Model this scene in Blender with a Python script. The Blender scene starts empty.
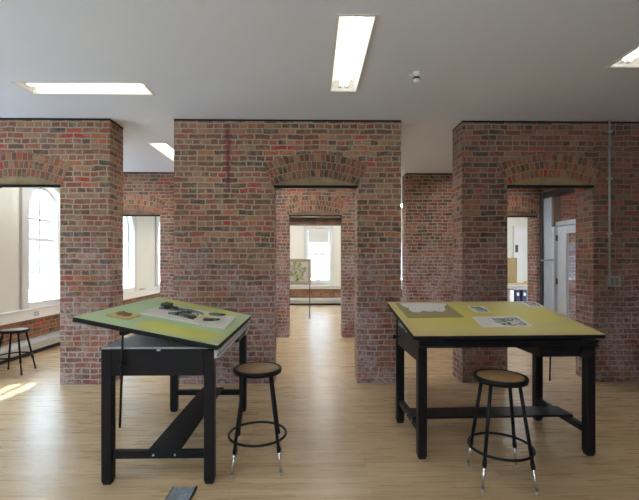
import bpy, bmesh, math, random
from mathutils import Vector, Matrix
random.seed(7)
PI = math.pi
sc = bpy.context.scene
COL = sc.collection

# ------------------------------------------------------------------ materials
class NT:
    """small helper around a node tree"""
    def __init__(s, name):
        s.m = bpy.data.materials.new(name); s.m.use_nodes = True
        s.t = s.m.node_tree; s.t.nodes.clear()
        s.out = s.n('ShaderNodeOutputMaterial')
        s.b = s.n('ShaderNodeBsdfPrincipled')
        s.l(s.b.outputs[0], s.out.inputs[0])
    def n(s, typ, **kw):
        nd = s.t.nodes.new(typ)
        for k, v in kw.items(): setattr(nd, k, v)
        return nd
    def l(s, a, b): s.t.links.new(a, b)
    def put(s, sock, v):
        if hasattr(v, 'is_output') or isinstance(v, bpy.types.NodeSocket): s.l(v, sock)
        else: sock.default_value = v
    def math(s, op, a, b=0.0, c=0.0, clamp=False):
        nd = s.n('ShaderNodeMath', operation=op, use_clamp=clamp)
        s.put(nd.inputs[0], a); s.put(nd.inputs[1], b); s.put(nd.inputs[2], c)
        return nd.outputs[0]
    def mix(s, f, a, b, mode='MIX'):
        nd = s.n('ShaderNodeMix', data_type='RGBA', blend_type=mode)
        s.put(nd.inputs[0], f); s.put(nd.inputs[6], a); s.put(nd.inputs[7], b)
        return nd.outputs[2]
    def noise(s, vec, scale, detail=3, rough=.5, dist=0):
        nd = s.n('ShaderNodeTexNoise'); s.l(vec, nd.inputs['Vector'])
        nd.inputs['Scale'].default_value = scale; nd.inputs['Detail'].default_value = detail
        nd.inputs['Roughness'].default_value = rough; nd.inputs['Distortion'].default_value = dist
        return nd
    def ramp(s, f, stops, interp='LINEAR'):
        nd = s.n('ShaderNodeValToRGB'); s.l(f, nd.inputs[0]); cr = nd.color_ramp; cr.interpolation = interp
        while len(cr.elements) < len(stops): cr.elements.new(.5)
        for e, (p, c) in zip(cr.elements, stops):
            e.position = p; e.color = (*c, 1) if len(c) == 3 else c
        return nd.outputs[0]
    def maprange(s, v, a, b, c=0., d=1., smooth=False):
        nd = s.n('ShaderNodeMapRange', interpolation_type='SMOOTHSTEP' if smooth else 'LINEAR')
        s.put(nd.inputs[0], v)
        for i, q in enumerate((a, b, c, d)): nd.inputs[i+1].default_value = q
        return nd.outputs[0]
    def sep(s, v):
        nd = s.n('ShaderNodeSeparateXYZ'); s.l(v, nd.inputs[0]); return nd.outputs
    def comb(s, x, y, z):
        nd = s.n('ShaderNodeCombineXYZ')
        for i, q in enumerate((x, y, z)): s.put(nd.inputs[i], q)
        return nd.outputs[0]
    def bump(s, h, strength, dist):
        nd = s.n('ShaderNodeBump'); s.l(h, nd.inputs['Height'])
        nd.inputs['Strength'].default_value = strength; nd.inputs['Distance'].default_value = dist
        s.l(nd.outputs[0], s.b.inputs['Normal'])

def C4(c): return (c[0], c[1], c[2], 1)

def plain(name, col, rough=.5, metal=0, var=.06, scale=9, bump=0, spec=.5):
    t = NT(name); co = t.n('ShaderNodeTexCoord').outputs['Object']
    n = t.noise(co, scale, 4)
    f = t.maprange(n.outputs[0], .3, .7)
    c = t.mix(f, C4([q*(1-var) for q in col]), C4([min(1, q*(1+var)) for q in col]))
    t.l(c, t.b.inputs['Base Color'])
    t.l(t.maprange(n.outputs[0], .2, .8, max(.02, rough-.06), min(1, rough+.06)), t.b.inputs['Roughness'])
    t.b.inputs['Metallic'].default_value = metal
    t.b.inputs['Specular IOR Level'].default_value = spec
    if bump: t.bump(t.noise(co, scale*12, 2).outputs[0], .4, bump)
    return t.m

def emit(name, col, strength):
    t = NT(name); e = t.n('ShaderNodeEmission')
    e.inputs[0].default_value = C4(col); e.inputs[1].default_value = strength
    t.l(e.outputs[0], t.out.inputs[0]); return t.m

def glass(name, tint=(.95, .98, 1), gl=.07):
    t = NT(name)
    tr = t.n('ShaderNodeBsdfTransparent'); tr.inputs[0].default_value = C4(tint)
    g = t.n('ShaderNodeBsdfGlossy'); g.inputs['Roughness'].default_value = .02
    mx = t.n('ShaderNodeMixShader')
    fr = t.n('ShaderNodeLayerWeight'); fr.inputs[0].default_value = .5
    t.l(t.math('ADD', t.math('MULTIPLY', t.math('POWER', fr.outputs['Facing'], 4), .45), gl*.3), mx.inputs[0])
    t.l(tr.outputs[0], mx.inputs[1]); t.l(g.outputs[0], mx.inputs[2])
    t.l(mx.outputs[0], t.out.inputs[0]); return t.m

def brick(name, width=.205, row=.0685, mortar=.0095, squash=.52, freq=3, offset=.5, dark=1.12, residue=.9, redder=0., stain=None, mcol=(.40, .345, .235)):
    t = NT(name)
    tc = t.n('ShaderNodeTexCoord'); uv = tc.outputs['UV']; pos = t.n('ShaderNodeNewGeometry').outputs['Position']
    n1 = t.noise(uv, 5.5, 2); n2 = t.noise(uv, 38, 2)
    vm = t.n('ShaderNodeVectorMath', operation='SUBTRACT'); t.l(n1.outputs[1], vm.inputs[0]); vm.inputs[1].default_value = (.5, .5, .5)
    vs = t.n('ShaderNodeVectorMath', operation='SCALE'); t.l(vm.outputs[0], vs.inputs[0]); vs.inputs['Scale'].default_value = .036
    vm2 = t.n('ShaderNodeVectorMath', operation='SUBTRACT'); t.l(n2.outputs[1], vm2.inputs[0]); vm2.inputs[1].default_value = (.5, .5, .5)
    vs2 = t.n('ShaderNodeVectorMath', operation='SCALE'); t.l(vm2.outputs[0], vs2.inputs[0]); vs2.inputs['Scale'].default_value = .015
    a1 = t.n('ShaderNodeVectorMath', operation='ADD'); t.l(uv, a1.inputs[0]); t.l(vs.outputs[0], a1.inputs[1])
    a2 = t.n('ShaderNodeVectorMath', operation='ADD'); t.l(a1.outputs[0], a2.inputs[0]); t.l(vs2.outputs[0], a2.inputs[1])
    a3 = t.n('ShaderNodeVectorMath', operation='ADD'); t.l(a2.outputs[0], a3.inputs[0]); a3.inputs[1].default_value = (20, 20, 0)
    b = t.n('ShaderNodeTexBrick', offset=offset, offset_frequency=2, squash=squash, squash_frequency=freq)
    t.l(a3.outputs[0], b.inputs['Vector'])
    b.inputs['Color1'].default_value = (0, 0, 0, 1); b.inputs['Color2'].default_value = (1, 1, 1, 1); b.inputs['Mortar'].default_value = (0, 0, 0, 1)
    b.inputs['Scale'].default_value = 1; b.inputs['Mortar Size'].default_value = mortar; b.inputs['Mortar Smooth'].default_value = .35
    b.inputs['Bias'].default_value = 0; b.inputs['Brick Width'].default_value = width; b.inputs['Row Height'].default_value = row
    d = dark
    r = redder
    stops = [(0, (.060*d, .038*d, .030*d)), (.15, (.115*d, .055*d, .038*d)), (.34, ((.185+.02*r)*d, .056*d, .036*d)), (.55, ((.25+.03*r)*d, .075*d, .043*d)),
             (.70, (.185*d, .090*d, .060*d)), (.84, (.30*d, .155*d, .085*d)), (.95, (.36*d, .095*d, .042*d)), (.985, (.33*d, .03*d, .025*d))]
    bc = t.ramp(b.outputs['Color'], stops)
    # mottling inside each brick
    n3 = t.noise(uv, 60, 3)
    bc = t.mix(t.maprange(n3.outputs[0], .3, .75, 0, .26), bc, (.20*d, .13*d, .09*d, 1))
    n4 = t.noise(uv, 1.4, 3)
    mc = t.mix(t.maprange(n4.outputs[0], .35, .7), C4([q*.72 for q in mcol]), C4(mcol))
    if residue:
        zz = t.sep(pos)[2]; n8 = t.noise(pos, 1.7, 4, .6)
        mc = t.mix(t.math('MULTIPLY', t.maprange(zz, .6, 2.0, 1, .05), t.maprange(n8.outputs[0], .40, .62, .0, .65)), mc, (.52, .47, .50, 1))
        bc = t.mix(t.math('MULTIPLY', t.maprange(zz, .6, 2.0, 1, 0), .28), bc, (.26*d, .085*d, .095*d, 1))
    # smeared mortar over brick faces
    n5 = t.noise(uv, 9, 4, .65)
    fac = t.math('MAXIMUM', b.outputs['Fac'], t.maprange(n5.outputs[0], .48, .74, 0, .62))
    col = t.mix(fac, bc, mc)
    # old pale paint left on the lower courses
    if residue:
        z = t.sep(pos)[2]
        n6 = t.noise(pos, 2.2, 5, .7); n7 = t.noise(pos, 26, 3, .6)
        msk = t.math('MULTIPLY', t.maprange(z, .7, 2.1, 1, .12), t.maprange(n6.outputs[0], .42, .62))
        msk = t.math('MULTIPLY', msk, t.maprange(n7.outputs[0], .36, .62))
        col = t.mix(t.math('MULTIPLY', msk, residue), col, (.50, .45, .48, 1))
    if stain:
        x0, z0, z1 = stain
        p = t.sep(pos); nn = t.noise(pos, 14, 3)
        dx = t.math('ABSOLUTE', t.math('ADD', t.math('SUBTRACT', p[0], x0), t.math('MULTIPLY', t.math('SUBTRACT', nn.outputs[0], .5), .07)))
        m1 = t.maprange(dx, .012, .05, 1, 0)
        m2 = t.math('MULTIPLY', t.maprange(p[2], z0, z0+.12), t.maprange(p[2], z1-.1, z1, 1, 0))
        col = t.mix(t.math('MULTIPLY', t.math('MULTIPLY', m1, m2), .75), col, (.16, .02, .04, 1))
    t.l(col, t.b.inputs['Base Color'])
    t.b.inputs['Roughness'].default_value = .85; t.b.inputs['Specular IOR Level'].default_value = .25
    h = t.math('ADD', t.math('MULTIPLY', b.outputs['Fac'], -1), t.math('MULTIPLY', n3.outputs[0], .5))
    t.bump(h, .8, .006)
    return t.m

def floor_mat():
    t = NT('maple_strip_floor')
    uv = t.n('ShaderNodeTexCoord').outputs['UV']
    ad = t.n('ShaderNodeVectorMath', operation='ADD'); t.l(uv, ad.inputs[0]); ad.inputs[1].default_value = (30, 30, 0)
    b = t.n('ShaderNodeTexBrick', offset=.37, offset_frequency=3); t.l(ad.outputs[0], b.inputs['Vector'])
    b.inputs['Color1'].default_value = (0, 0, 0, 1); b.inputs['Color2'].default_value = (1, 1, 1, 1); b.inputs['Mortar'].default_value = (.5, .5, .5, 1)
    b.inputs['Scale'].default_value = 1; b.inputs['Mortar Size'].default_value = .0007; b.inputs['Mortar Smooth'].default_value = .2
    b.inputs['Brick Width'].default_value = .95; b.inputs['Row Height'].default_value = .070
    c = t.ramp(b.outputs['Color'], [(0, (.40, .275, .145)), (.35, (.45, .315, .17)), (.7, (.485, .345, .195)), (1, (.53, .385, .225))])
    mp = t.n('ShaderNodeMapping'); t.l(uv, mp.inputs[0]); mp.inputs['Scale'].default_value = (1.6, 26, 1)
    g = t.noise(mp.outputs[0], 1.6, 4, .6)
    c = t.mix(t.maprange(g.outputs[0], .35, .7, 0, .10), c, (.36, .25, .14, 1))
    c = t.mix(t.math('MULTIPLY', b.outputs['Fac'], .55), c, (.12, .075, .04, 1))
    w = t.noise(uv, 1.1, 3)
    c = t.mix(t.maprange(w.outputs[0], .4, .7, 0, .18), c, (.36, .27, .17, 1))
    t.l(c, t.b.inputs['Base Color'])
    t.l(t.maprange(g.outputs[0], .2, .8, .22, .36), t.b.inputs['Roughness'])
    t.b.inputs['Specular IOR Level'].default_value = .5
    t.bump(t.math('MULTIPLY', w.outputs[0], 1.0), .06, .05)
    return t.m

def vinyl(name, base, patch, edge, coords, thresholds):
    """drawing-board cover with worn patches; Object coords"""
    t = NT(name); co = t.n('ShaderNodeTexCoord').outputs['Object']
    n = t.noise(co, 2.6, 3, .55); n2 = t.noise(co, 22, 3)
    v = t.math('ADD', n.outputs[0], t.math('MULTIPLY', t.math('SUBTRACT', n2.outputs[0], .5), .12))
    x, y, z = t.sep(co)
    f = 0.0
    for (cx, cy, rx, ry) in coords:
        dx = t.math('DIVIDE', t.math('SUBTRACT', x, cx), rx); dy = t.math('DIVIDE', t.math('SUBTRACT', y, cy), ry)
        q = t.math('ADD', t.math('POWER', t.math('ABSOLUTE', dx), 4), t.math('POWER', t.math('ABSOLUTE', dy), 4))
        m = t.maprange(t.math('ADD', q, t.math('MULTIPLY', t.math('SUBTRACT', v, .5), 1.6)), .6, 1.4, 1, 0)
        f = m if isinstance(f, float) else t.math('MAXIMUM', f, m)
    c = t.mix(t.math('MULTIPLY', f, .85), C4(base), C4(patch)) if coords else None
    if c is None: c = t.mix(t.maprange(v, *thresholds), C4(base), C4(patch))
    # rubbed margins
    ex = t.maprange(t.math('ABSOLUTE', x), .66, .76); ey = t.maprange(t.math('ABSOLUTE', t.math('SUBTRACT', y, .057)), .36, .46)
    e = t.math('MULTIPLY', t.math('MAXIMUM', ex, ey), t.maprange(v, .3, .65, .25, 1))
    c = t.mix(t.math('MULTIPLY', e, .9), c, C4(edge))
    t.l(c, t.b.inputs['Base Color']); t.b.inputs['Roughness'].default_value = .5; t.b.inputs['Specular IOR Level'].default_value = .35
    return t.m

def print_mat(name, dark, light, scale, thr):
    t = NT(name); co = t.n('ShaderNodeTexCoord').outputs['Object']
    n = t.noise(co, scale, 5, .65, 1.2)
    c = t.ramp(n.outputs[0], [(thr-.05, dark), (thr+.03, light)])
    t.l(c, t.b.inputs['Base Color']); t.b.inputs['Roughness'].default_value = .6
    return t.m

M = {}
M['brick'] = brick('old_brick')
M['brick_mid'] = brick('old_brick_with_red_streak', stain=(-1.06, 2.42, 3.28))
M['brick_right'] = brick('old_brick_dark_red', dark=.85, residue=.5, redder=.6, mcol=(.27, .23, .17))
M['brick_rear'] = brick('rear_brick', dark=.85, residue=.9, mcol=(.33, .28, .21))
M['brick_arch'] = brick('arch_brick', width=.062, row=.1, squash=1, offset=.35, residue=0, mortar=.006, redder=.4, dark=1.0, mcol=(.33, .27, .18))
M['brick_low'] = brick('warm_unpainted_brick', residue=0, dark=1.05, redder=.3, mcol=(.34, .26, .16))
M['brick_out'] = brick('outside_brick', residue=0, dark=1.3, mcol=(.4, .38, .35))
M['floor'] = floor_mat()
M['ceiling'] = plain('ceiling_paint', (.68, .71, .77), .8, var=.015, scale=1.2)
M['plaster'] = plain('cream_plaster', (.76, .74, .66), .7, var=.02, scale=2)
M['white'] = plain('white_paint', (.80, .81, .80), .5, var=.02, scale=3)
M['greywhite'] = plain('grey_white_trim_paint', (.62, .63, .60), .5, var=.03, scale=3)
M['backpaint'] = plain('pale_room_paint', (.72, .70, .66), .8, var=.02, scale=2)
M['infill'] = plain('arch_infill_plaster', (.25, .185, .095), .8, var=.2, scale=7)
M['woodbeam'] = plain('old_timber', (.16, .09, .05), .7, var=.35, scale=8)
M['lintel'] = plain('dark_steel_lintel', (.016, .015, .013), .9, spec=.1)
M['black'] = plain('black_enamel', (.006, .0065, .009), .42, var=.15, scale=14, spec=.2)
M['blackedge'] = plain('black_rubber_edge', (.009, .009, .011), .6, var=.1, spec=.2)
M['grey_top'] = plain('grey_steel_tray', (.32, .33, .34), .45, var=.08)
M['steel'] = plain('pale_painted_steel', (.50, .54, .60), .35, .3, var=.08, scale=20)
M['chrome'] = plain('chrome', (.72, .72, .74), .18, 1.0, var=.05, scale=30)
M['galv'] = plain('galvanised_steel', (.46, .48, .47), .42, .7, var=.1, scale=25)
M['steel_dark'] = plain('worn_outlet_plate', (.24, .24, .23), .4, .5)
M['heater'] = plain('heater_enamel', (.42, .43, .40), .4, .2, var=.06)
M['darkgap'] = plain('shaded_gap', (.02, .02, .02), .8)
M['hardboard'] = plain('tan_hardboard', (.26, .155, .065), .55, var=.14, scale=30)
M['greyseat'] = plain('grey_worn_seat', (.22, .22, .22), .35, var=.15)
M['yellow'] = vinyl('yellow_board_cover', (.67, .585, .20), (.70, .61, .14), (.58, .43, .23), [(.05, .12, .62, .25)], None)
M['green'] = vinyl('green_board_cover', (.43, .58, .34), (.62, .60, .10), (.42, .50, .27), [(-.55, -.14, .17, .32), (.67, .10, .15, .38)], None)
M['tansheet'] = plain('tan_card', (.33, .27, .13), .7, var=.1)
M['paper'] = plain('white_paper', (.78, .76, .74), .7, var=.03)
M['sketch'] = print_mat('white_sketch', (.42, .40, .40, 1), (.80, .78, .79, 1), 26, .38)
M['ink'] = print_mat('ink_print', (.05, .05, .05, 1), (.62, .62, .58, 1), 24, .50)
M['model_base'] = plain('white_model_card', (.66, .63, .57), .7, var=.05)
M['leafdark'] = plain('dark_green_card', (.035, .05, .035), .7, var=.3, scale=40)
M['leafgrey'] = plain('grey_green_card', (.19, .22, .17), .7, var=.3, scale=40)
M['palecard'] = plain('pale_yellow_card', (.62, .58, .36), .7, var=.05)
M['ply'] = plain('plywood_plate', (.55, .42, .16), .6, var=.1, scale=20)
M['moss'] = plain('brown_shavings', (.24, .13, .04), .8, var=.4, scale=60)
M['lamp_white'] = plain('lamp_reflector_cream', (.68, .66, .61), .4, var=.01)
M['tube'] = emit('fluorescent_tube', (1, .97, .92), 2.7)
M['tube_fill'] = emit('fill_fluorescent_tube', (.94, .97, 1), 36)  # stronger tubes for the added fill lights out of sight
M['lens'] = NT('lamp_lens')
def _lens():
    t = NT('prismatic_lamp_lens')
    e = t.n('ShaderNodeEmission'); e.inputs[0].default_value = (1, .95, .87, 1); e.inputs[1].default_value = 1.0
    t.l(e.outputs[0], t.out.inputs[0]); return t.m
M['lens'] = _lens()
M['glass'] = glass('window_glass')
M['blind'] = plain('pale_roller_blind', (.66, .65, .60), .8, var=.02)
M['dooralu'] = plain('grey_blue_door_paint', (.44, .50, .55), .45, var=.04)
M['bluepanel'] = plain('blue_grey_panel', (.36, .45, .54), .4, var=.08)
M['frame_dark'] = plain('dark_bronze_frame', (.05, .05, .055), .45, .3)
M['frame_brown'] = plain('brown_frame', (.10, .07, .05), .5)
M['navy'] = plain('navy_cloth_board', (.02, .03, .09), .6)
M['binder_white'] = plain('white_binder', (.7, .72, .74), .5)
M['pinboard'] = plain('olive_tan_board', (.27, .20, .09), .8, var=.08)
M['tabletop'] = plain('oak_table_top', (.42, .26, .12), .5, var=.15, scale=12)
M['ground'] = plain('outside_paving', (.32, .33, .34), .9, var=.1)
M['facade'] = plain('pale_pink_facade', (.22, .15, .145), .9, var=.06)
M['facade_glass'] = plain('far_window_panes', (.14, .13, .14), .3)
M['easel_frame'] = plain('beige_frame', (.46, .41, .28), .6, var=.05)
M['slate'] = plain('floor_box_slate', (.22, .26, .29), .45, .2, var=.35, scale=40)
def flowers():
    t = NT('flower_print'); co = t.n('ShaderNodeTexCoord').outputs['Object']
    n = t.noise(co, 7, 4, .6); n2 = t.noise(co, 14, 4, .6)
    x, y, z = t.sep(co)
    r = t.math('ADD', t.math('ABSOLUTE', t.math('ADD', x, .0)), t.math('ABSOLUTE', t.math('SUBTRACT', z, 1.27)))
    blob = t.maprange(t.math('ADD', r, t.math('MULTIPLY', t.math('SUBTRACT', n.outputs[0], .5), 1.2)), .22, .42, 1, 0)
    c = t.ramp(n2.outputs[0], [(.32, (.08, .16, .04)), (.46, (.25, .36, .10)), (.53, (.55, .58, .45)), (.60, (.62, .33, .45)), (.72, (.3, .12, .3))])
    c = t.mix(blob, (.68, .67, .64, 1), c)
    t.l(c, t.b.inputs['Base Color']); t.b.inputs['Roughness'].default_value = .5
    return t.m
M['flowers'] = flowers()

# ------------------------------------------------------------------ mesh helpers
class MB:
    def __init__(s): s.bm = bmesh.new(); s.smooth = set()
    def _mi(s, faces, mi, smooth=False):
        for f in faces: f.material_index = mi; f.smooth = smooth
    def box(s, x0, x1, y0, y1, z0, z1, mi=0):
        v = [s.bm.verts.new(p) for p in ((x0,y0,z0),(x1,y0,z0),(x1,y1,z0),(x0,y1,z0),(x0,y0,z1),(x1,y0,z1),(x1,y1,z1),(x0,y1,z1))]
        fs = [s.bm.faces.new([v[i] for i in q]) for q in ((0,3,2,1),(4,5,6,7),(0,1,5,4),(1,2,6,5),(2,3,7,6),(3,0,4,7))]
        s._mi(fs, mi); return s
    def prism(s, poly, axis, a, b, mi=0, smooth=False):
        f3 = {'y': lambda p, d: (p[0], d, p[1]), 'x': lambda p, d: (d, p[0], p[1]), 'z': lambda p, d: (p[0], p[1], d)}[axis]
        va = [s.bm.verts.new(f3(p, a)) for p in poly]; vb = [s.bm.verts.new(f3(p, b)) for p in poly]
        n = len(poly); fs = [s.bm.faces.new(va), s.bm.faces.new(vb[::-1])]
        s._mi(fs, mi)
        sd = [s.bm.faces.new((va[i], vb[i], vb[(i+1) % n], va[(i+1) % n])) for i in range(n)]
        s._mi(sd, mi, smooth); return s
    def tube(s, pts, rad, seg=12, mi=0, closed=False):
        pts = [Vector(p) for p in pts]; n = len(pts)
        rads = rad if isinstance(rad, (list, tuple)) else [rad]*n
        rings = []; up = None
        for i, p in enumerate(pts):
            if closed: d = pts[(i+1) % n]-pts[i-1]
            else: d = pts[min(i+1, n-1)]-pts[max(i-1, 0)]
            d.normalize()
            if up is None: up = Vector((0, 0, 1)) if abs(d.z) < .9 else Vector((1, 0, 0))
            a = d.cross(up).normalized(); b = a.cross(d)
            rings.append([s.bm.verts.new(p+(a*math.cos(2*PI*k/seg)+b*math.sin(2*PI*k/seg))*rads[i]) for k in range(seg)])
        fs = []
        for i in range(n if closed else n-1):
            A, B = rings[i], rings[(i+1) % n]
            fs += [s.bm.faces.new((A[k], A[(k+1) % seg], B[(k+1) % seg], B[k])) for k in range(seg)]
        s._mi(fs, mi, True)
        if not closed:
            s._mi([s.bm.faces.new(rings[0][::-1]), s.bm.faces.new(rings[-1])], mi)
        return s
    def lathe(s, prof, cx=0, cy=0, seg=40, mi=0, smooth=True):
        rings = []
        for r, z in prof:
            if r < 1e-6: rings.append([s.bm.verts.new((cx, cy, z))])
            else: rings.append([s.bm.verts.new((cx+r*math.cos(2*PI*k/seg), cy+r*math.sin(2*PI*k/seg), z)) for k in range(seg)])
        fs = []
        for A, B in zip(rings, rings[1:]):
            for k in range(seg):
                k2 = (k+1) % seg
                if len(A) == 1 and len(B) == 1: continue
                if len(A) == 1: fs.append(s.bm.faces.new((A[0], B[k2], B[k])))
                elif len(B) == 1: fs.append(s.bm.faces.new((A[k], A[k2], B[0])))
                else: fs.append(s.bm.faces.new((A[k], A[k2], B[k2], B[k])))
        s._mi(fs, mi, smooth); return s
    def xf(s, mat): bmesh.ops.transform(s.bm, matrix=mat, verts=s.bm.verts); return s
    def build(s, name, mats, parent=None, bevel=0, segs=2, loc=None, rot=None):
        bm = s.bm
        bmesh.ops.recalc_face_normals(bm, faces=bm.faces)
        uvl = bm.loops.layers.uv.get('uv') or bm.loops.layers.uv.new('uv')
        if not getattr(s, 'keep_uv', False):
            for f in bm.faces:
                n = f.normal; ax = max(range(3), key=lambda i: abs(n[i]))
                for lp in f.loops:
                    c = lp.vert.co
                    lp[uvl].uv = (c.y, c.z) if ax == 0 else ((c.x, c.z) if ax == 1 else (c.x, c.y))
        me = bpy.data.meshes.new(name); bm.to_mesh(me); bm.free()
        for m in (mats if isinstance(mats, (list, tuple)) else [mats]): me.materials.append(m)
        o = bpy.data.objects.new(name, me); COL.objects.link(o)
        if parent: o.parent = parent
        if loc is not None: o.location = loc
        if rot is not None: o.rotation_euler = rot
        if bevel:
            md = o.modifiers.new('bevel', 'BEVEL'); md.width = bevel; md.segments = segs; md.limit_method = 'ANGLE'; md.angle_limit = math.radians(50)
        return o
def tag(o, label=None, cat=None, group=None, kind=None):
    if label: o['label'] = label
    if cat: o['category'] = cat
    if group: o['group'] = group
    if kind: o['kind'] = kind
    return o
def empty(name, loc=(0, 0, 0), rz=0, rot=None):
    o = bpy.data.objects.new(name, None); COL.objects.link(o); o.empty_display_size = .1
    o.location = loc; o.rotation_euler = rot if rot else (0, 0, rz); return o
def struct(o): o['kind'] = 'structure'; return o
def kids(o): return [c for c in bpy.data.objects if c.parent == o]
def copy_tree(o, parent=None):
    c = o.copy(); COL.objects.link(c)
    if parent: c.parent = parent
    for ch in kids(o): copy_tree(ch, c)
    return c

# ------------------------------------------------------------------ the room shell
CZ = 3.335
XL = -4.75                                    # inner face of the window wall
struct(MB().box(-5.1, 9.3, -4.3, 15.0, -.12, 0).build('floor', M['floor']))

# ceiling: a soffit with openings for the recessed lights, closed above
LIGHTS = [  # x0, x1, y0, y1 of each opening
    (-2.98, -1.70, 4.10, 4.36), (.19, .46, 2.94, 4.25), (2.72, 3.00, 2.42, 3.68), (-2.48, -2.22, 6.17, 7.45),
    (.19, .46, -.6, .7), (-2.98, -1.7, .3, .56),  # from here on: unseen fixtures added to brighten the rooms
    (.19, .46, 6.17, 7.45), (3.2, 3.46, 6.17, 7.45), (-3.9, -3.64, 6.17, 7.45), (-1.2, -.94, 6.17, 7.45),
    (-2.48, -2.22, 9.6, 10.9), (.19, .46, 9.6, 10.9), (2.8, 3.06, 9.6, 10.9), (5.6, 6.9, 11.6, 11.86), (.19, .46, 12.3, 13.6), (-2.48, -2.22, 12.3, 13.6), (2.8, 3.06, 12.3, 13.6), (5.6, 6.9, 9.6, 9.86)]
xs = sorted({XL-.1, 5.7, 4.85, 8.6} | {v for l in LIGHTS for v in l[:2]})
ys = sorted({-4.1, 5.3, 8.4, 14.4} | {v for l in LIGHTS for v in l[2:]})
mb = MB()
for i in range(len(xs)-1):
    for j in range(len(ys)-1):
        cx, cy = (xs[i]+xs[i+1])/2, (ys[j]+ys[j+1])/2
        if any(l[0] < cx < l[1] and l[2] < cy < l[3] for l in LIGHTS): continue
        if cy < 5.3 and cx > 5.7: continue
        if 5.3 < cy < 8.4 and cx > 4.85: continue
        mb.bm.faces.new([mb.bm.verts.new(p) for p in ((xs[i], ys[j], CZ), (xs[i], ys[j+1], CZ), (xs[i+1], ys[j+1], CZ), (xs[i+1], ys[j], CZ))])
bmesh.ops.remove_doubles(mb.bm, verts=mb.bm.verts, dist=1e-5)
mb.box(XL-.4, 5.8, -4.4, 5.4, 3.60, 3.7); mb.box(XL-.4, 4.95, 5.4, 8.4, 3.60, 3.7); mb.box(XL-.4, 8.8, 8.4, 14.8, 3.60, 3.7)
mb.box(XL-.35, XL-.02, -4.3, 14.6, CZ+.001, 3.6); mb.box(4.72, 4.92, 5.4, 8.3, CZ+.001, 3.6)
mb.box(4.72, 8.8, 8.22, 8.4, CZ+.001, 3.6); mb.box(XL, 8.8, 14.3, 14.5, CZ+.001, 3.6); mb.box(8.5, 8.8, 8.4, 14.5, CZ+.001, 3.6)
mb.box(5.6, 5.8, -4.3, 5.4, CZ+.001, 3.6); mb.box(4.72, 5.8, 5.3, 5.45, CZ+.001, 3.6); mb.box(XL, 5.8, -4.3, -4.0, CZ+.001, 3.6)
struct(mb.build('ceiling', M['ceiling']))

def arc_pts(cx, hw, zs, rise, n=18, extra=0):
    R = (hw*hw+rise*rise)/(2*rise); zc = zs+rise-R; a = math.asin(hw/R)
    return [(cx+(R+extra)*math.sin(-a+2*a*i/n), zc+(R+extra)*math.cos(-a+2*a*i/n)) for i in range(n+1)], R, zc, a

def brick_wall(name, x0, x1, y0, y1, jl, jr, zl, mat, rise=.105, infill=True, plank=False, y_in=None):
    """brick wall with one arched doorway between jl and jr; zl is the underside of the lintel"""
    cx = (jl+jr)/2; hw = (jr-jl)/2; zs = zl+.02
    pts, R, zc, a = arc_pts(cx, hw, zs, rise)
    poly = [(x0, 0), (jl, 0)]+pts+[(jr, 0), (x1, 0), (x1, CZ), (x0, CZ)]
    w = struct(MB().prism(poly, 'y', y0, y1).build(name, mat))
    # the arch: three rings of rowlock bricks with their own radial coursing, standing slightly proud
    mb = MB(); bm = mb.bm; uvl = bm.loops.layers.uv.new('uv'); mb.keep_uv = True; n = 28; hts = .3
    a2 = a*1.03; fr = y0-.006; bk = y0+.03
    def P(i, k, y):
        t = -a2+2*a2*i/n; r = R+k*hts; return (cx+r*math.sin(t), y, zc+r*math.cos(t))
    grid = {(i, k, j): bm.verts.new(P(i, k, y)) for i in range(n+1) for k in (0, 1) for j, y in enumerate((fr, bk))}
    def fq(vs, uvs):
        f = bm.faces.new(vs)
        for lp, u in zip(f.loops, uvs): lp[uvl].uv = u
    for i in range(n):
        u0, u1 = [(-a2+2*a2*q/n)*(R+.15)+cx*3.3 for q in (i, i+1)]
        fq([grid[i,0,0], grid[i+1,0,0], grid[i+1,1,0], grid[i,1,0]], [(u0, 0), (u1, 0), (u1, .3), (u0, .3)])
        fq([grid[i,1,0], grid[i+1,1,0], grid[i+1,1,1], grid[i,1,1]], [(u0, .3), (u1, .3), (u1, .33), (u0, .33)])
        fq([grid[i,0,1], grid[i+1,0,1], grid[i+1,0,0], grid[i,0,0]], [(u0, -.03), (u1, -.03), (u1, 0), (u0, 0)])
        fq([grid[i,1,1], grid[i+1,1,1], grid[i+1,0,1], grid[i,0,1]], [(u0, .3), (u1, .3), (u1, 0), (u0, 0)])
    for i in (0, n):
        fq([grid[i,0,0], grid[i,1,0], grid[i,1,1], grid[i,0,1]], [(0, 0), (0, .3), (.03, .3), (.03, 0)])
    mb.build('brick_arch', M['brick_arch'], w)
    # flat panel under the arch and the thin dark lintel below it
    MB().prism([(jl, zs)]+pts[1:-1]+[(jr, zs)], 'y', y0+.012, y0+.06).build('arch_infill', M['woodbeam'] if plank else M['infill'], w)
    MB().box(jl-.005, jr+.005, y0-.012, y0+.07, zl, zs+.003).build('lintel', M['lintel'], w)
    MB().box(x0, x1, y0-.004, y1+.004, CZ-.022, CZ+.002).build('top_shadow_strip', M['lintel'], w)  # dark strip standing in for the shadow line where wall meets ceiling
    return w

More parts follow.
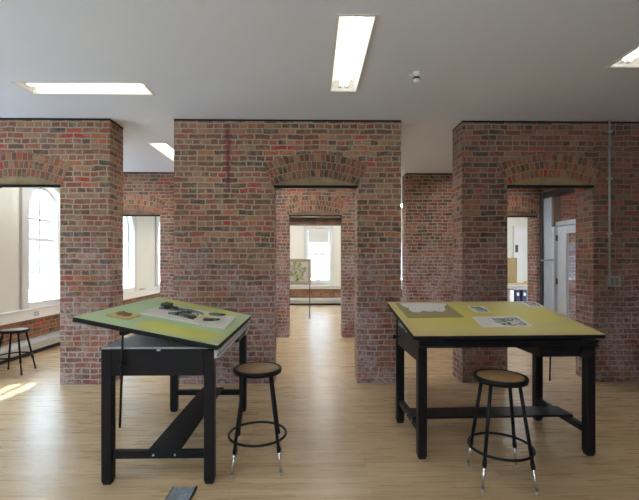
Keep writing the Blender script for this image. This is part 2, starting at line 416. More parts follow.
F0, F1, R0, R1 = 5.12, 5.47, 8.20, 8.55
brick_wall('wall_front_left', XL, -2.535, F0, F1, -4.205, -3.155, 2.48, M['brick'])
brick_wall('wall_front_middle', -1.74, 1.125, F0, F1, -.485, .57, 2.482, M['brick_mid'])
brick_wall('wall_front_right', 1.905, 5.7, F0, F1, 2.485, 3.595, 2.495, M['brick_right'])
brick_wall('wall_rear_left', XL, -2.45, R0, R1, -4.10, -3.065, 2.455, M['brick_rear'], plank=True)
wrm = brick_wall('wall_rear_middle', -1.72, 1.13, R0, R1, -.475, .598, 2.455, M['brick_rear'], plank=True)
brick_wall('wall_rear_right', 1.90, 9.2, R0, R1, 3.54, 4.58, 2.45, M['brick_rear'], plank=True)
# deep timber head inside the far doorway, notched by the arch behind it
MB().box(-.474, .597, 8.33, 8.53, 2.295, 2.452).build('timber_head', M['woodbeam'], wrm)

# window wall on the left with arched openings
WY = [-1.55, 1.40, 4.30, 7.33, 10.25, 12.98]
HW, SPR, SILL = .52, 2.36, .84
HC, HO = HW+.01, HW+.16                         # inner and outer half widths of the casing
mb = MB(); edge = -4.1
for yc in WY:
    mb.box(XL-.30, XL, edge, yc-HO-.01, .58, CZ)
    mb.box(XL-.30, XL, yc-HO-.01, yc+HO+.01, .58, SILL)
    arc = [(yc+HW*math.cos(PI-PI*i/20), SPR+HW*math.sin(PI*i/20)) for i in range(21)]
    mb.prism([(yc-HO-.01, SILL), (yc-HW, SILL)]+arc+[(yc+HW, SILL), (yc+HO+.01, SILL), (yc+HO+.01, CZ), (yc-HO-.01, CZ)], 'x', XL-.30, XL)
    edge = yc+HO+.01
mb.box(XL-.30, XL, edge, 14.4, .58, CZ)
mb.box(XL-.30, XL, -4.1, 14.4, 0, .58, 1)
struct(mb.build('wall_left', [M['plaster'], M['brick_low']]))
mb = MB()                                      # sill board and its deep apron along the whole wall
for (a, b) in ((-4.0, F0-.005), (F1+.005, R0-.005), (R1+.005, 14.29)):
    mb.box(XL, XL+.055, a, b, .575, .735); mb.box(XL, XL+.085, a, b, .735, .76)
struct(mb.build('trim_1', M['white'], bevel=.005))

def arched_window(idx, yc):
    x = XL
    root = MB()
    r0, r1 = HW, HW-.055                         # outer frame following the arch
    def ring(r, zb): return [(yc-r, zb)]+[(yc+r*math.cos(PI-PI*i/20), SPR+r*math.sin(PI*i/20)) for i in range(21)]+[(yc+r, zb)]
    A, B = ring(r0, SILL), ring(r1, SILL+.06)
    for i in range(len(A)-1):
        root.prism([A[i], A[i+1], B[i+1], B[i]], 'x', x-.22, x-.10)
    root.prism([A[-1], A[0], B[0], B[-1]], 'x', x-.22, x-.10)
    o = struct(root.build('window_%d' % idx, M['white']))
    m = MB()
    m.box(x-.17, x-.125, yc-r1, yc+r1, 1.90, 1.955)             # meeting rail
    m.box(x-.165, x-.13, yc-.018, yc+.018, SILL+.06, 1.90)
    m.box(x-.165, x-.13, yc-.018, yc+.018, 1.955, SPR+r1-.005)
    m.box(x-.165, x-.13, yc-r1, yc+r1, 2.265, 2.30)
    m.build('glazing_bar', M['white'], o)
    g = MB(); g.prism(B, 'x', x-.152, x-.146); g.build('glass', M['glass'], o)
    c = MB()                                     # casing boards on the room side
    c.box(x, x+.05, yc-HO, yc-HC, .76, 3.02); c.box(x, x+.05, yc+HC, yc+HO, .76, 3.02)
    arc = [(yc+HC*math.cos(PI-PI*i/20), SPR+HC*math.sin(PI*i/20)) for i in range(21)]
    c.prism([(yc-HC, SPR)]+arc[1:-1]+[(yc+HC, SPR), (yc+HC, 3.02), (yc-HC, 3.02)], 'x', x, x+.035)
    c.box(x, x+.06, yc-HO-.02, yc+HO+.02, 3.02, 3.10)
    c.build('casing', M['greywhite'], o, bevel=.004)
    MB().box(x-.10, x+.05, yc-HC, yc+HC, SILL-.02, SILL+.02).box(x, x+.04, yc-HC, yc+HC, .76, SILL-.02).build('sill', M['white'], o, bevel=.004)
    return o
for i, yc in enumerate(WY): arched_window(i+1, yc)

# far wall with three tall sash windows
FY = 14.30
FX = [-2.9, .22, 3.30]
mb = MB(); edge = XL-.3
for xc in FX:
    mb.box(edge, xc-.42, FY, FY+.3, .58, CZ); mb.box(xc-.42, xc+.42, FY, FY+.3, .58, .80); mb.box(xc-.42, xc+.42, FY, FY+.3, 2.72, CZ); edge = xc+.42
mb.box(edge, 8.8, FY, FY+.3, .58, CZ); mb.box(XL-.3, 8.8, FY, FY+.3, 0, .58, 1)
struct(mb.build('wall_far', [M['plaster'], M['brick_low']]))
struct(MB().box(XL+.09, 8.5, FY-.05, FY, .56, .66).box(XL+.09, 8.5, FY-.09, FY, .66, .685).build('trim_2', M['white'], bevel=.005))
for i, xc in enumerate(FX):
    y = FY+.12
    o = MB()
    o.box(xc-.42, xc-.36, y, y+.1, .80, 2.72); o.box(xc+.36, xc+.42, y, y+.1, .80, 2.72); o.box(xc-.36, xc+.36, y, y+.1, .80, .88); o.box(xc-.36, xc+.36, y, y+.1, 2.66, 2.72)
    o = struct(o.build('window_%d' % (7+i), M['white']))
    m = MB().box(xc-.36, xc+.36, y+.02, y+.07, 1.76, 1.83)
    m.box(xc-.02, xc+.02, y+.03, y+.06, .88, 1.77)
    for s in (-.12, .12): m.box(xc+s-.018, xc+s+.018, y+.03, y+.06, 1.82, 2.66)
    m.build('glazing_bar', M['white'], o)
    MB().box(xc-.36, xc+.36, y+.043, y+.048, .88, 2.66).build('glass', M['glass'], o)
    MB().box(xc-.352, xc+.352, y+.004, y+.014, 2.22, 2.655).build('roller_blind', M['blind'], o)
    c = MB().box(xc-.52, xc-.42, FY-.04, FY, .685, 2.80).box(xc+.42, xc+.52, FY-.04, FY, .685, 2.80).box(xc-.54, xc+.54, FY-.05, FY, 2.80, 2.88)
    c.box(xc-.42, xc+.42, FY-.04, FY+.12, .76, .80)
    c.build('casing', M['greywhite'], o, bevel=.004)

# right-hand side: glazed entrance on the middle room's side wall
XR = 4.67
mb = MB().box(XR, XR+.28, F1, 6.55, 0, CZ).box(XR, XR+.28, 6.55, 8.20, 2.92, CZ)
struct(mb.build('wall_right', M['brick_right']))
d = MB()
for (a, b) in ((8.10, 8.19), ): d.box(XR-.03, XR+.14, a, b, 0, 2.92)
d.box(XR, XR+.12, 8.19-.34, 8.10, 2.80, 2.92); d.box(XR, XR+.12, 6.56, 7.85, 2.80, 2.92); d.box(XR-.01, XR+.12, 6.56, 6.66, 0, 2.80)
door = struct(d.build('door_1', M['frame_dark'], bevel=.004))
MB().box(XR-.02, XR+.12, 7.72, 7.80, 2.215, 2.80).build('mullion', M['frame_brown'], door, bevel=.004)
MB().box(XR-.015, XR+.12, 7.72, 7.80, 0, 2.215).build('door_jamb', M['dooralu'], door, bevel=.004)
MB().box(XR+.0, XR+.05, 7.80, 8.10, .0, 2.80).build('side_panel', M['bluepanel'], door, bevel=.003)
MB().box(XR+.01, XR+.11, 6.66, 7.72, 2.215, 2.30).build('transom_bar', M['dooralu'], door, bevel=.004)
MB().box(XR+.055, XR+.061, 6.66, 7.72, 2.30, 2.80).build('glass', M['glass'], door)
lf = MB().box(XR+.03, XR+.08, 7.42, 7.71, .01, 2.205).box(XR+.03, XR+.08, 6.67, 6.85, .01, 2.205).box(XR+.03, XR+.08, 6.85, 7.42, .01, .45).box(XR+.03, XR+.08, 6.85, 7.42, 2.06, 2.205)
leaf = lf.build('door_leaf', M['dooralu'], door, bevel=.004)
MB().box(XR+.05, XR+.056, 6.85, 7.42, .45, 2.06).build('glass', M['glass'], leaf)
for z in (1.99, 1.16, .30): MB().box(XR+.015, XR+.034, 7.68, 7.74, z-.055, z+.055).build('hinge', M['frame_dark'], leaf)
MB().tube([(XR+.0, 7.74, 1.58), (XR-.06, 7.78, 1.58), (XR-.06, 8.09, 1.56)], .016, 8).build('push_bar', M['galv'], door)

struct(MB().box(XR+.29, 5.9, 5.6, 8.19, 3.15, 3.3).build('added_shade_canopy', M['greywhite']))  # canopy added to keep sky light off the brick outside the door
struct(MB().box(7.2, 7.5, F0, 8.19, 0, 5.0).box(5.91, 7.2, F0, F0+.3, 0, 5.0).build('wall_sky_blocker', M['brick_out']))  # unseen walls added to block sky light from the courtyard
# the rest of the rooms, out of frame or glimpsed
struct(MB().box(5.6, 5.9, -4.1, F0, 0, CZ).build('wall_right_front', M['brick_right']))
mb = MB(); edge = XL-.3
for xc in (-3.0, .1):  # unseen window openings added for fill daylight from behind the camera
    mb.box(edge, xc-.8, -4.3, -4.0, 0, CZ); mb.box(xc-.8, xc+.8, -4.3, -4.0, 0, .8); mb.box(xc-.8, xc+.8, -4.3, -4.0, 3.0, CZ); edge = xc+.8
mb.box(edge, 5.9, -4.3, -4.0, 0, CZ)
struct(mb.build('wall_back', M['backpaint']))
mb = MB().box(8.5, 8.8, R1, 10.2, 0, CZ).box(8.5, 8.8, 12.4, FY, 0, CZ).box(8.5, 8.8, 10.2, 12.4, 0, .9).box(8.5, 8.8, 10.2, 12.4, 2.8, CZ)  # unseen opening added to light the right-hand back room
struct(mb.build('wall_right_far', M['plaster']))
# pale door on the far wall of the right-hand back room
d2 = struct(MB().box(7.14, 7.22, FY-.05, FY, 0, 2.78).box(8.12, 8.2, FY-.05, FY, 0, 2.78).box(7.22, 8.12, FY-.05, FY, 2.70, 2.78).build('door_2', M['white'], bevel=.004))
MB().box(7.225, 8.115, FY-.035, FY-.002, .005, 2.695).build('door_leaf', M['white'], d2, bevel=.004)
MB().box(7.20, 7.29, FY-.075, FY-.033, 1.86, 2.12).build('door_handle', M['frame_dark'], d2, bevel=.006)

# outside
struct(MB().box(-40, 40, -30, 40, -.6, -.14).build('ground', M['ground']))
bl = MB().box(-21, -17, 6, 40, -.14, 7.0).build('building', M['facade'])
tag(bl, 'pale pinkish building seen through the left arched window', 'building')
for i in range(9):
    y = 7.4+i*3.4
    for z in (.9, 3.2):
        w = MB().box(-17.0, -16.94, y, y+1.2, z, z+1.5).build('facade_window', M['facade_glass'], bl)

# ------------------------------------------------------------------ ceiling lights
def ceiling_light(x0, x1, y0, y1, label, group=None, tube='tube'):
    lx, ly = x1-x0, y1-y0; along_y = ly > lx
    L, W = max(lx, ly), min(lx, ly)
    root = empty('ceiling_light', ((x0+x1)/2, (y0+y1)/2, CZ), 0 if not along_y else PI/2)
    tag(root, label, 'ceiling light', group)
    h = MB(); w, l = W/2, L/2
    # trough: sloping white sides up to a flat top
    sec = [(-w+.004, .0), (-w+.03, .085), (-.05, .115), (.05, .115), (w-.03, .085), (w-.004, .0), (w, .0), (w, .13), (-w, .13), (-w, .0)]
    h.prism(sec, 'x', -l, l)
    h.box(-l, -l+.012, -w, w, 0, .12); h.box(l-.012, l, -w, w, 0, .12)
    h.build('reflector', M['lamp_white'], root)
    f = MB()
    t = .018; e = .006
    f.box(-l-t, l+t, -w-t, -w+.004, -e, .0); f.box(-l-t, l+t, w-.004, w+t, -e, 0); f.box(-l-t, -l+.004, -w+.004, w-.004, -e, 0); f.box(l-.004, l+t, -w+.004, w-.004, -e, 0)
    f.build('trim_frame', M['lamp_white'], root)
    for s in (-1, 1):
        tb = MB().tube([(-l+.05, s*.030, .05), (l-.05, s*.030, .05)], .016, 10).build('tube', M[tube], root)
        for e2 in (-1, 1):
            MB().box(min(e2*(l-.012), e2*(l-.05)), max(e2*(l-.012), e2*(l-.05)), s*.030-.016, s*.030+.016, .03, .085).build('socket', M['white'], tb)
    return root
names = ['recessed fluorescent light set crosswise above the left brick wall', 'recessed fluorescent light running lengthwise in the centre of the ceiling',
         'recessed fluorescent light cut off by the right edge of the photo', 'recessed fluorescent light beyond the gap between left and middle brick walls']
for i, l in enumerate(LIGHTS):
    if i < 4: ceiling_light(*l, names[i], 'recessed ceiling lights')
    else: ceiling_light(*l, 'added recessed fluorescent fill light in a part of the ceiling out of sight', 'fill lights added out of sight', 'tube_fill')

# small sensor on the ceiling
s = empty('ceiling_sensor', (.985, 3.82, CZ)); tag(s, 'small white sensor hanging from the ceiling right of the central light', 'ceiling sensor')
MB().lathe([(0, 0), (.036, 0), (.034, -.012), (.022, -.018), (.022, -.045), (0, -.045)], seg=24).build('base', M['white'], s)
MB().lathe([(0, -.045), (.030, -.045), (.034, -.055), (.034, -.066), (0, -.066)], seg=24).build('dark_band', M['frame_dark'], s)
MB().lathe([(0, -.066), (.030, -.066), (.028, -.08), (.016, -.092), (0, -.095)], seg=24).build('dome', M['white'], s)
for sx in (-1, 1): MB().tube([(sx*.02, 0, -.04), (sx*.065, 0, -.018)], .009, 8).build('arm', M['greywhite'], s)

# ------------------------------------------------------------------ drafting tables
def tilt_matrix(ang, zlow):
    return Matrix.Translation((0, -.43, zlow)) @ Matrix.Rotation(ang, 4, 'X')
def drafting_table(loc, rz, ang, zlow, cover, rail, label):
    root = empty('drafting_table', loc, rz); tag(root, label, 'drafting table', 'drafting tables')
    lx, ly, t = .712, .388, .070
    for sx in (-1, 1):
        for sy in (-1, 1):
            x0, x1 = sorted((sx*lx, sx*(lx-t))); y0, y1 = sorted((sy*ly, sy*(ly-t)))
            lg = MB().box(x0, x1, y0, y1, .018, .94).build('leg', M['black'], root, bevel=.006)
            MB().box(x0+.008, x1-.008, y0+.008, y1-.008, 0, .018).build('foot', M['blackedge'], lg)
    for sx in (-1, 1):
        x0, x1 = sorted((sx*(lx-.004), sx*(lx-.034)))
        MB().box(x0, x1, -ly+t, ly-t, .755, .94).build('end_apron', M['black'], root, bevel=.003)
        x0, x1 = sorted((sx*(lx-.02), sx*(lx-.07)))
        MB().box(x0, x1, -ly+t, ly-t, .172, .222).build('end_stretcher', M['black'], root, bevel=.004)
        # rod with a clamp knob that holds the board at its tilt
        x = sx*(lx+.022); yb = .227
        zt = zlow+(yb+.43)*math.tan(ang)-.055
        rod = MB().tube([(x, yb+.02, .41), (x, yb, zt)], .0075, 10).build('support_rod', M['black'], root)
        MB().tube([(sx*(lx-.004), yb+.005, .845), (sx*(lx+.05), yb+.005, .845)], .008, 10).lathe([(0, 0)], 0, 0).build('clamp_bolt', M['black'], rod)
        MB().tube([(sx*(lx+.033), yb+.005, .845), (sx*(lx+.037), yb+.005, .845), (sx*(lx+.052), yb+.005, .845), (sx*(lx+.058), yb+.005, .845)], [.010, .021, .021, .014], 14).build('knob', M['blackedge'], rod)
        zt2 = zt
        MB().box(min(sx*(lx-.06), sx*(lx+.03)), max(sx*(lx-.06), sx*(lx+.03)), yb-.02, yb+.02, zt-.012, zt+.018).build('rod_bracket', M['black'], rod)
        MB().box(min(sx*(lx-.003), sx*(lx+.0015)), max(sx*(lx-.003), sx*(lx+.0015)), -.02, .005, .928, .939).build('latch', M['steel'], root)
    MB().box(-lx+t, lx-t, ly-.034, ly-.004, .755, .94).build('long_apron', M['black'], root, bevel=.003)
    r = MB().box(-lx+.0, lx-.0, -ly-.020, -ly-.002, .878, .930).box(-lx, lx, -ly-.034, -ly-.020, .915, .930).box(-lx, lx, -ly-.034, -ly-.020, .878, .890)
    r.build('front_rail', rail, root, bevel=.002)
    MB().prism([(-ly-.001, .79), (-ly-.03, .85), (-ly-.03, .878), (-ly-.001, .878)], 'x', lx-.13, lx-.03).build('rail_bracket', rail, root, bevel=.003)
    MB().box(lx-.26, lx-.14, -ly-.036, -ly-.034, .888, .918).build('rail_clip', rail, root, bevel=.001)
    MB().box(-lx+.005, lx-.005, -ly+.005, ly-.005, .94, .952).build('tray', M['grey_top'], root, bevel=.002)
    MB().box(-lx+.02, lx-.02, -.15, .07, .222, .240).build('foot_board', M['black'], root, bevel=.003)
    for sx in (-1, 1):
        for sy in (-.115, .035):
            MB().tube([(sx*(lx-.018), sy, .20), (sx*(lx-.012), sy, .20)], .007, 10).build('bolt', M['galv'], root)
    dr = MB().box(.26, lx-t-.005, -ly+.01, .30, .790, .938).build('drawer', M['black'], root, bevel=.003)
    MB().box(.27, lx-t-.015, -ly+.002, -ly+.01, .800, .930).build('drawer_front', M['black'], dr, bevel=.002)
    MB().tube([(.42, -ly-.0, .855), (.42, -ly-.02, .855), (.52, -ly-.02, .855), (.52, -ly-.0, .855)], .005, 8).build('drawer_pull', M['black'], dr)
    Mt = tilt_matrix(ang, zlow)
    D = 1.0
    b = MB().box(-.760, .760, 0, D, -.036, -.004).xf(Mt).build('drawing_board', M['blackedge'], root, bevel=.005)
    MB().box(-.758, .758, .002, D-.002, -.004, 0).xf(Mt).build('board_cover', cover, b, bevel=.0015)
    for sx in (-1, 1):
        MB().box(sx*.6-.03, sx*.6+.03, .004, .05, -.06, -.036).xf(Mt).build('hinge', M['black'], b)
    return root, Matrix.Translation(loc) @ Matrix.Rotation(rz, 4, 'Z') @ Mt
A1, A2 = math.radians(11.4), math.radians(9.32)
t1, B1 = drafting_table((-1.072, 3.532, 0), PI/2, A1, .976, M['green'], M['steel'], 'black drafting table with tilted green board at left, its short end facing out')
t2, B2 = drafting_table((1.528, 3.546, 0), math.radians(1.4), A2, .975, M['yellow'], M['black'], 'black drafting table with mustard yellow board at right, its long side facing out')

def on_board(Bm, u, v, w=.0004):
    """world location/rotation of a point on a board: u from its left end, v up from its low edge"""
    m = Bm @ Matrix.Translation((u-.765, v, w)); return m.to_translation(), m.to_euler()

def sheet(name, Bm, poly, mat, thick=.0012, w=.0004, cen=None):
    cx = sum(p[0] for p in poly)/len(poly); cy = sum(p[1] for p in poly)/len(poly)
    if cen: cx, cy = cen
    loc, rot = on_board(Bm, cx, cy, w)
    return MB().prism([(p[0]-cx, p[1]-cy) for p in poly], 'z', 0, thick).build(name, mat, None, loc=loc, rot=rot), (cx, cy)
def overlay(name, parent, cen, poly, mat, z0=.0012, z1=.0016):
    return MB().prism([(p[0]-cen[0], p[1]-cen[1]) for p in poly], 'z', z0, z1).build(name, mat, parent)

# sheets on the yellow board
p, c = sheet('drawing_sheet', B2, [(.075, .945), (.580, .945), (.584, .468), (.078, .455)], M['tansheet'], .003)
tag(p, 'tan card with a ragged white sketch on it, at the left of the yellow board', 'drawing')
rag = [(.115, .925), (.30, .935), (.45, .925), (.575, .915), (.565, .86), (.52, .80), (.50, .70), (.47, .66), (.44, .62), (.38, .66), (.33, .63), (.27, .67), (.23, .61), (.165, .62), (.15, .70), (.165, .75), (.125, .82)]
overlay('sketch', p, c, rag, M['sketch'], .003, .0045)
p, c = sheet('art_print', B2, [(.755, .825), (.915, .815), (.900, .606), (.748, .608)], M['paper'])
tag(p, 'small black and white print behind the largest print on the yellow board', 'print', 'black and white prints')
overlay('printed_image', p, c, [(.772, .80), (.86, .795), (.885, .70), (.885, .64), (.79, .64), (.78, .72)], M['ink'])
p, c = sheet('art_print', B2, [(.650, .478), (1.080, .49), (1.056, .203), (.630, .190)], M['paper'])
tag(p, 'largest black and white print, nearest the stool on the yellow board', 'print', 'black and white prints')
overlay('printed_image', p, c, [(.82, .44), (.90, .42), (.98, .46), (1.05, .44), (1.045, .32), (1.04, .225), (.90, .215), (.83, .235), (.795, .33)], M['ink'])
p, c = sheet('art_print', B2, [(1.372, .975), (1.520, .965), (1.515, .800), (1.352, .790)], M['paper'])
tag(p, 'small black and white print at the far right corner of the yellow board', 'print', 'black and white prints')
overlay('printed_image', p, c, [(1.385, .96), (1.50, .945), (1.495, .82), (1.39, .815)], M['ink'])

# things on the green board
loc, rot = on_board(B1, .32, .80, .0005)
pl = empty('wooden_plate', loc, rot=rot); tag(pl, 'small square plywood plate holding brown shavings on the green board', 'plate')
MB().box(-.115, .115, -.082, .082, 0, .010).build('base', M['ply'], pl, bevel=.002)
mb = MB()
for k in range(46):
    a = random.uniform(0, 2*PI); r = .042*math.sqrt(random.random()); h = .012+.026*(1-r/.045)*random.random()
    x, y = r*math.cos(a)*1.2, r*math.sin(a); b = random.uniform(0, 2*PI)
    mb.tube([(x, y, h), (x+.012*math.cos(b), y+.012*math.sin(b), h+.006), (x+.02*math.cos(b+.8), y+.02*math.sin(b+.8), h-.001)], .0032, 5)
mb.lathe([(.05, .010), (.036, .022), (.018, .029), (0, .031)], 0, 0, 16)
o = mb.build('shavings', M['moss'], pl); o['kind'] = 'stuff'

mx, my = .835, .435
loc, rot = on_board(B1, mx, my, .0005)
sm = empty('site_model', loc, rot=rot); tag(sm, 'large white card with dark green leaf-like pieces stuck on it, on the green board', 'paper model')
MB().prism([(.505-mx, .755-my), (1.11-mx, .785-my), (1.175-mx, .105-my), (.535-mx, .075-my)], 'z', 0, .012).build('base', M['model_base'], sm, bevel=.001)
def leaf(u0, v0, u1, v1, w, mat, name='leaf_piece', z0=.012, h=.014):
    dx, dy = u1-u0, v1-v0; L = math.hypot(dx, dy); nx, ny = -dy/L, dx/L
    prof = [(0, .15), (.12, .6), (.3, 1), (.55, .85), (.78, .95), (.9, .45), (1, .05)]
    up = [(u0+dx*t+nx*w*q/2-mx, v0+dy*t+ny*w*q/2-my) for t, q in prof]
    dn = [(u0+dx*t-nx*w*q/2*random.uniform(.6, 1.1)-mx, v0+dy*t-ny*w*q/2*random.uniform(.6, 1.1)-my) for t, q in prof][::-1]
    return MB().prism(up+dn, 'z', z0, z0+h).build(name, mat, sm)
def blk(u0, v0, u1, v1, h, mat, name):
    return MB().box(min(u0, u1)-mx, max(u0, u1)-mx, min(v0, v1)-my, max(v0, v1)-my, .012, .012+h).build(name, mat, sm, bevel=.002)
blk(.84, .66, .98, .725, .045, M['leafdark'], 'block_piece'); blk(.87, .595, .93, .655, .030, M['leafdark'], 'block_piece')
blk(.80, .69, .84, .72, .024, M['leafgrey'], 'block_piece')
for (a, b, c2, d2_, w, m) in ((.90, .615, 1.02, .49, .05, 'leafdark'), (.94, .60, .90, .50, .045, 'leafgrey'), (.89, .56, 1.0, .44, .06, 'leafgrey'), (.93, .52, .85, .45, .04, 'leafdark'),
                              (.69, .57, .71, .44, .06, 'leafdark'), (.73, .56, .66, .42, .05, 'leafgrey'), (.80, .535, .68, .50, .05, 'leafdark'), (.72, .47, .64, .36, .055, 'leafdark'), (.78, .50, .74, .38, .05, 'leafgrey'), (.66, .45, .73, .36, .04, 'leafdark'),
                              (1.03, .32, 1.14, .20, .05, 'leafdark'), (1.0, .33, 1.06, .22, .04, 'leafgrey'), (.67, .29, .85, .19, .045, 'leafdark'), (.74, .30, .78, .20, .04, 'leafgrey'), (1.0, .45, .93, .36, .04, 'leafgrey')):
    leaf(a, b, c2, d2_, w, M[m])
for k in range(22):
    t = k/21; cu, cv = ((.93-.05*t+random.uniform(-.05, .08), .60-.13*t) if k % 2 else (.72+random.uniform(-.07, .07), .54-.17*t))
    an = random.uniform(0, 2*PI); q = random.uniform(.05, .085)
    leaf(cu, cv, cu+q*math.cos(an), cv+q*math.sin(an), random.uniform(.018, .032), M[random.choice(('leafdark', 'leafgrey', 'leafgrey'))], z0=.012+.010*random.random(), h=.012)
for (a, b, c2, d2_, w) in ((.90, .43, .80, .33, .07), (.86, .36, .77, .25, .06), (.95, .36, .88, .25, .05), (.80, .44, .72, .33, .05)):
    leaf(a, b, c2, d2_, w, M['palecard'], 'pale_piece', h=.012)

# ------------------------------------------------------------------ stools
def stool(loc, rz, seat_z, r, top, label, tip='chrome'):
    root = empty('stool', loc, rz); tag(root, label, 'stool', 'round metal stools')
    MB().lathe([(0, seat_z-.040), (r-.022, seat_z-.040), (r-.005, seat_z-.037), (r, seat_z-.014), (r-.003, seat_z-.003), (r-.012, seat_z), (r-.024, seat_z-.002), (r-.026, seat_z-.006), (0, seat_z-.006)], seg=56).build('seat_rim', M['black'], root)
    MB().lathe([(0, seat_z-.006), (r-.027, seat_z-.006), (r-.029, seat_z-.003), (0, seat_z-.0035)], seg=56).build('seat', top, root)
    rt, rb = r*.72, .252
    foot_z = .165
    ring_z = .235
    for k in range(4):
        a = PI/4+k*PI/2
        def P(z):
            q = 1-z/(seat_z-.02); rr = rt+(rb-rt)*q; return (rr*math.cos(a), rr*math.sin(a), z)
        lg = MB().tube([P(foot_z), P(seat_z-.025)], .0125, 14).tube([P(foot_z-.006), P(foot_z+.03)], .0150, 14).build('leg', M['black'], root)
        MB().tube([P(.016), P(foot_z+.01)], .0095, 12).build('leg_extension', M[tip], lg)
        MB().tube([P(0), P(.018)], .0125, 12).build('foot_cap', M['galv' if tip == 'chrome' else tip], lg)
    q = 1-ring_z/(seat_z-.02); rr = rt+(rb-rt)*q+.002
    MB().tube([(rr*math.cos(2*PI*k/48), rr*math.sin(2*PI*k/48), ring_z) for k in range(48)], .0095, 10, closed=True).build('foot_ring', M['black'], root)
    return root
stool((-.418, 3.10, 0), math.radians(5), .740, .185, M['hardboard'], 'round black stool with tan seat beside the green drafting table')
stool((1.337, 2.86, 0), math.radians(-6), .738, .184, M['hardboard'], 'round black stool with tan seat in front of the yellow drafting table')
stool((-4.15, 5.72, 0), math.radians(8), .60, .180, M['greyseat'], 'low grey-topped stool under the left arched window by the heater', 'black')

# ------------------------------------------------------------------ heaters
def heater(name_label, a, b, axis):
    root = empty('baseboard_heater', (0, 0, 0)); tag(root, name_label, 'heater', 'baseboard heaters')
    if axis == 'y':
        P = lambda q: (XL+q[0], q[1])
        sec = [(0, .06), (.11, .06), (.135, .075), (.135, .185), (.085, .235), (0, .25)]
        m = MB().prism([P(q) for q in sec], 'y', a, b)
        m.build('cover', M['heater'], root, bevel=.004)
        MB().box(XL+.0, XL+.10, a+.01, b-.01, .0, .06).build('gap_shadow', M['darkgap'], root)  # near-black box standing in for the shade under the heater cover
        MB().box(XL+.05, XL+.11, a-.012, a, .06, .22).build('end_cap', M['heater'], root)
        MB().prism([(XL+.136, .182), (XL+.088, .2335), (XL+.088, .2365), (XL+.139, .1845)], 'y', a+.02, b-.02).build('damper', M['galv'], root)
    else:
        P = lambda q: (FY-q[0], q[1])
        sec = [(0, .06), (.11, .06), (.135, .075), (.135, .185), (.085, .235), (0, .25)]
        MB().prism([P(q) for q in sec], 'x', a, b).build('cover', M['heater'], root, bevel=.004)
        MB().box(a+.01, b-.01, FY-.10, FY, 0, .06).build('gap_shadow', M['darkgap'], root)
    return root
heater('long grey baseboard heater under the nearer left arched window', F1+.03, R0-.03, 'y')
heater('grey baseboard heater seen through the left rear arched doorway', R1+.03, 14.1, 'y')
heater('pale baseboard heater on the far wall through the central doorways', -3.0, 5.5, 'x')

# outlet plate on the sill apron, and a small block further along
o = empty('wall_outlet', (XL+.055, 6.98, .655)); tag(o, 'small grey outlet plate on the window apron at left', 'outlet')
MB().box(0, .006, -.06, .06, -.035, .035).build('plate', M['galv'], o, bevel=.002)
for s in (-1, 1): MB().box(.006, .009, s*.028-.014, s*.028+.014, -.016, .016).build('socket', M['greywhite'], o)
tag(MB().box(-.05, .05, -.09, .09, 0, .028).build('wood_block', M['ply'], None, bevel=.003, loc=(XL+.05, 11.3, .761)), 'small tan wood block on the far left window ledge', 'wood block')

# ------------------------------------------------------------------ conduit with outlet box
c = empty('electrical_conduit', (3.790, F0, 1.29)); tag(c, 'grey electrical conduit running down the right brick wall to an outlet box', 'conduit')
MB().tube([(0, -.018, .075), (0, -.018, CZ-1.29)], .0125, 12).build('pipe', M['galv'], c)
for z in (.6, 1.3, 1.9): MB().box(-.028, .028, -.034, 0, z, z+.022).build('strap', M['galv'], c, bevel=.002)
b = MB().box(-.035, .115, -.055, 0, -.065, .065).build('outlet_box', M['galv'], c, bevel=.004)
MB().tube([(0, -.018, .06), (0, -.018, .095)], .018, 12).build('connector', M['galv'], b)
for x in (.01, .07): 
    MB().box(x-.022, x+.022, -.059, -.055, -.045, .045).build('receptacle', M['steel_dark'], b, bevel=.001)
    

# floor box in the foreground
f = empty('floor_box', (-.873, 2.70, 0)); tag(f, 'dark slate square floor outlet cover in the foreground', 'floor outlet')
MB().box(-.076, .076, -.082, .082, 0, .007).build('lid', M['slate'], f, bevel=.002)
MB().box(.076, .086, -.086, .086, 0, .010).box(-.080, -.076, -.086, .086, 0, .008).build('frame', M['blackedge'], f)

# ------------------------------------------------------------------ picture stand in the far room
e = empty('picture_stand', (-.46, 11.15, 0)); tag(e, 'standing display with a framed flower picture beyond the central doorways', 'display stand')
for x in (-.385, .385):
    MB().tube([(x, 0, .02), (x, 0, .93)], .013, 10).build('pole', M['frame_dark'], e)
    MB().box(x-.02, x+.02, -.22, .22, 0, .022).build('foot', M['frame_dark'], e, bevel=.004)
fr = MB().box(-.42, .42, -.02, .02, .90, .985).box(-.42, .42, -.02, .02, 1.53, 1.61).box(-.42, -.34, -.02, .02, .985, 1.53).box(.34, .42, -.02, .02, .985, 1.53).build('frame', M['easel_frame'], e, bevel=.004)
MB().box(-.34, .34, -.008, .008, .985, 1.53).build('picture', M['flowers'], fr)

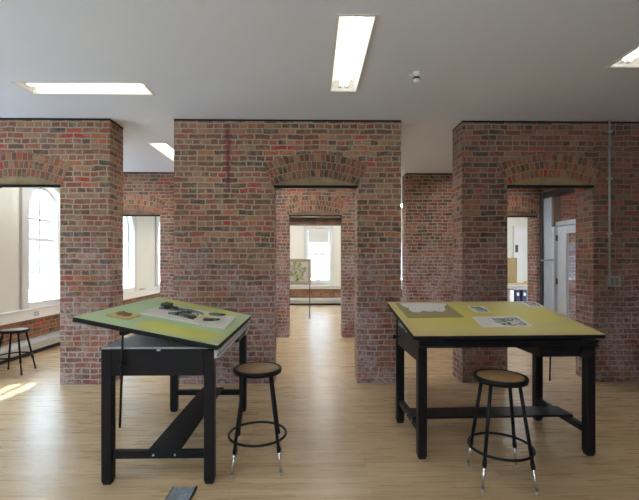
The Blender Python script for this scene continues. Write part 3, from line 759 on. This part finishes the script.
# ------------------------------------------------------------------ table with binders in the right-hand back room
tb = empty('work_table', (6.75, 13.25, 0)); tag(tb, 'wooden work table glimpsed through the right brick doorways', 'table')
MB().box(-.95, .75, -.35, .35, .785, .82).build('tabletop', M['tabletop'], tb, bevel=.004)
for sx in (-.90, .64):
    for sy in (-.31, .25):
        MB().box(sx, sx+.06, sy, sy+.06, 0, .785).build('leg', M['frame_dark'], tb, bevel=.003)
MB().box(-.84, .64, -.29, .29, .16, .185).build('shelf', M['tabletop'], tb)
labs = {'w': 'white binder standing under the far work table', 'n1': 'navy binder beside the white one under the far work table', 'n2': 'navy binder at the right end under the far work table'}
for x, m, k in ((-.30, 'binder_white', 'w'), (-.10, 'navy', 'n1'), (.12, 'navy', 'n2')):
    b = empty('binder', (6.75+x, 13.12, .1855)); tag(b, labs[k], 'binder', 'binders under the work table')
    MB().box(-.07, .07, -.13, .13, 0, .42).build('cover', M[m], b, bevel=.006)
    MB().box(-.035, .035, -.1315, -.13, .24, .34).build('spine_label', M['paper'], b)
tag(MB().box(-.40, .40, -.015, .015, 0, .83).build('pinboard', M['pinboard'], None, bevel=.003, loc=(6.37, 13.30, .8205)), 'olive tan board standing on the far work table', 'board')
tag(MB().lathe([(0, 0), (.04, 0), (.05, .03), (.045, .07), (.035, .07), (.03, .02), (0, .02)], seg=20).build('bowl', M['tabletop'], None, loc=(6.95, 13.1, .8205)), 'small brown bowl on the far work table', 'bowl')

# ------------------------------------------------------------------ light, sky, camera
w = bpy.data.worlds.new('overcast_sky'); sc.world = w; w.use_nodes = True
nt = w.node_tree; bg = nt.nodes['Background']; bg.inputs[0].default_value = (.66, .83, 1.0, 1)
def node(t): return nt.nodes.new(t)
tcw = node('ShaderNodeTexCoord'); sx = node('ShaderNodeSeparateXYZ'); nt.links.new(tcw.outputs['Generated'], sx.inputs[0])
mr = node('ShaderNodeMapRange'); nt.links.new(sx.outputs[2], mr.inputs[0])          # overcast sky: dimmer at the horizon
for i, q in enumerate((.20, .75, 1.1, 15.0)): mr.inputs[i+1].default_value = q
nt.links.new(mr.outputs[0], bg.inputs[1])
def portal(name, loc, rot, sx, sy):
    l = bpy.data.lights.new(name, 'AREA'); l.shape = 'RECTANGLE'; l.size = sx; l.size_y = sy
    l.cycles.is_portal = True
    o = bpy.data.objects.new(name, l); COL.objects.link(o); o.location = loc; o.rotation_euler = rot
for yc in WY: portal('window_daylight', (XL-.26, yc, 1.86), (0, -PI/2, 0), 2.06, 1.04)
for xc in FX: portal('window_daylight', (xc, FY+.26, 1.76), (-PI/2, 0, 0), .84, 1.92)
for xc in (-3.0, .1): portal('window_daylight', (xc, -4.2, 1.9), (PI/2, 0, 0), 1.6, 2.2)
portal('window_daylight', (8.7, 11.3, 1.85), (0, PI/2, 0), 1.9, 2.2)
portal('window_daylight', (XR+.2, 7.4, 1.45), (0, PI/2, 0), 2.8, 1.6)

sl = bpy.data.lights.new('sun', 'SUN'); sl.energy = 7.5; sl.angle = math.radians(.8); sl.color = (1, .98, .95)
so = bpy.data.objects.new('sun', sl); COL.objects.link(so); so.location = (-9, 2, 9)
so.rotation_euler = Vector((1.6, .55, -2.85)).to_track_quat('-Z', 'Y').to_euler()
cam = bpy.data.cameras.new('camera'); co = bpy.data.objects.new('camera', cam); COL.objects.link(co)
co.location = (0, 0, 1.55); co.rotation_euler = (PI/2, 0, math.radians(-1.0))
cam.sensor_fit = 'HORIZONTAL'; cam.sensor_width = 36; cam.lens = 36*405/639; cam.shift_y = 11/639; cam.clip_start = .05; cam.clip_end = 200
sc.camera = co
sc.view_settings.view_transform = 'Standard'; sc.view_settings.look = 'None'; sc.view_settings.gamma = 1
sc.view_settings.use_curve_mapping = False; sc.view_settings.exposure = 1.27
sc.cycles.use_denoising = True; sc.cycles.max_bounces = 10; sc.cycles.diffuse_bounces = 6; sc.cycles.glossy_bounces = 4
sc.cycles.transparent_max_bounces = 12; sc.cycles.sample_clamp_indirect = 6; sc.cycles.caustics_reflective = False; sc.cycles.caustics_refractive = False
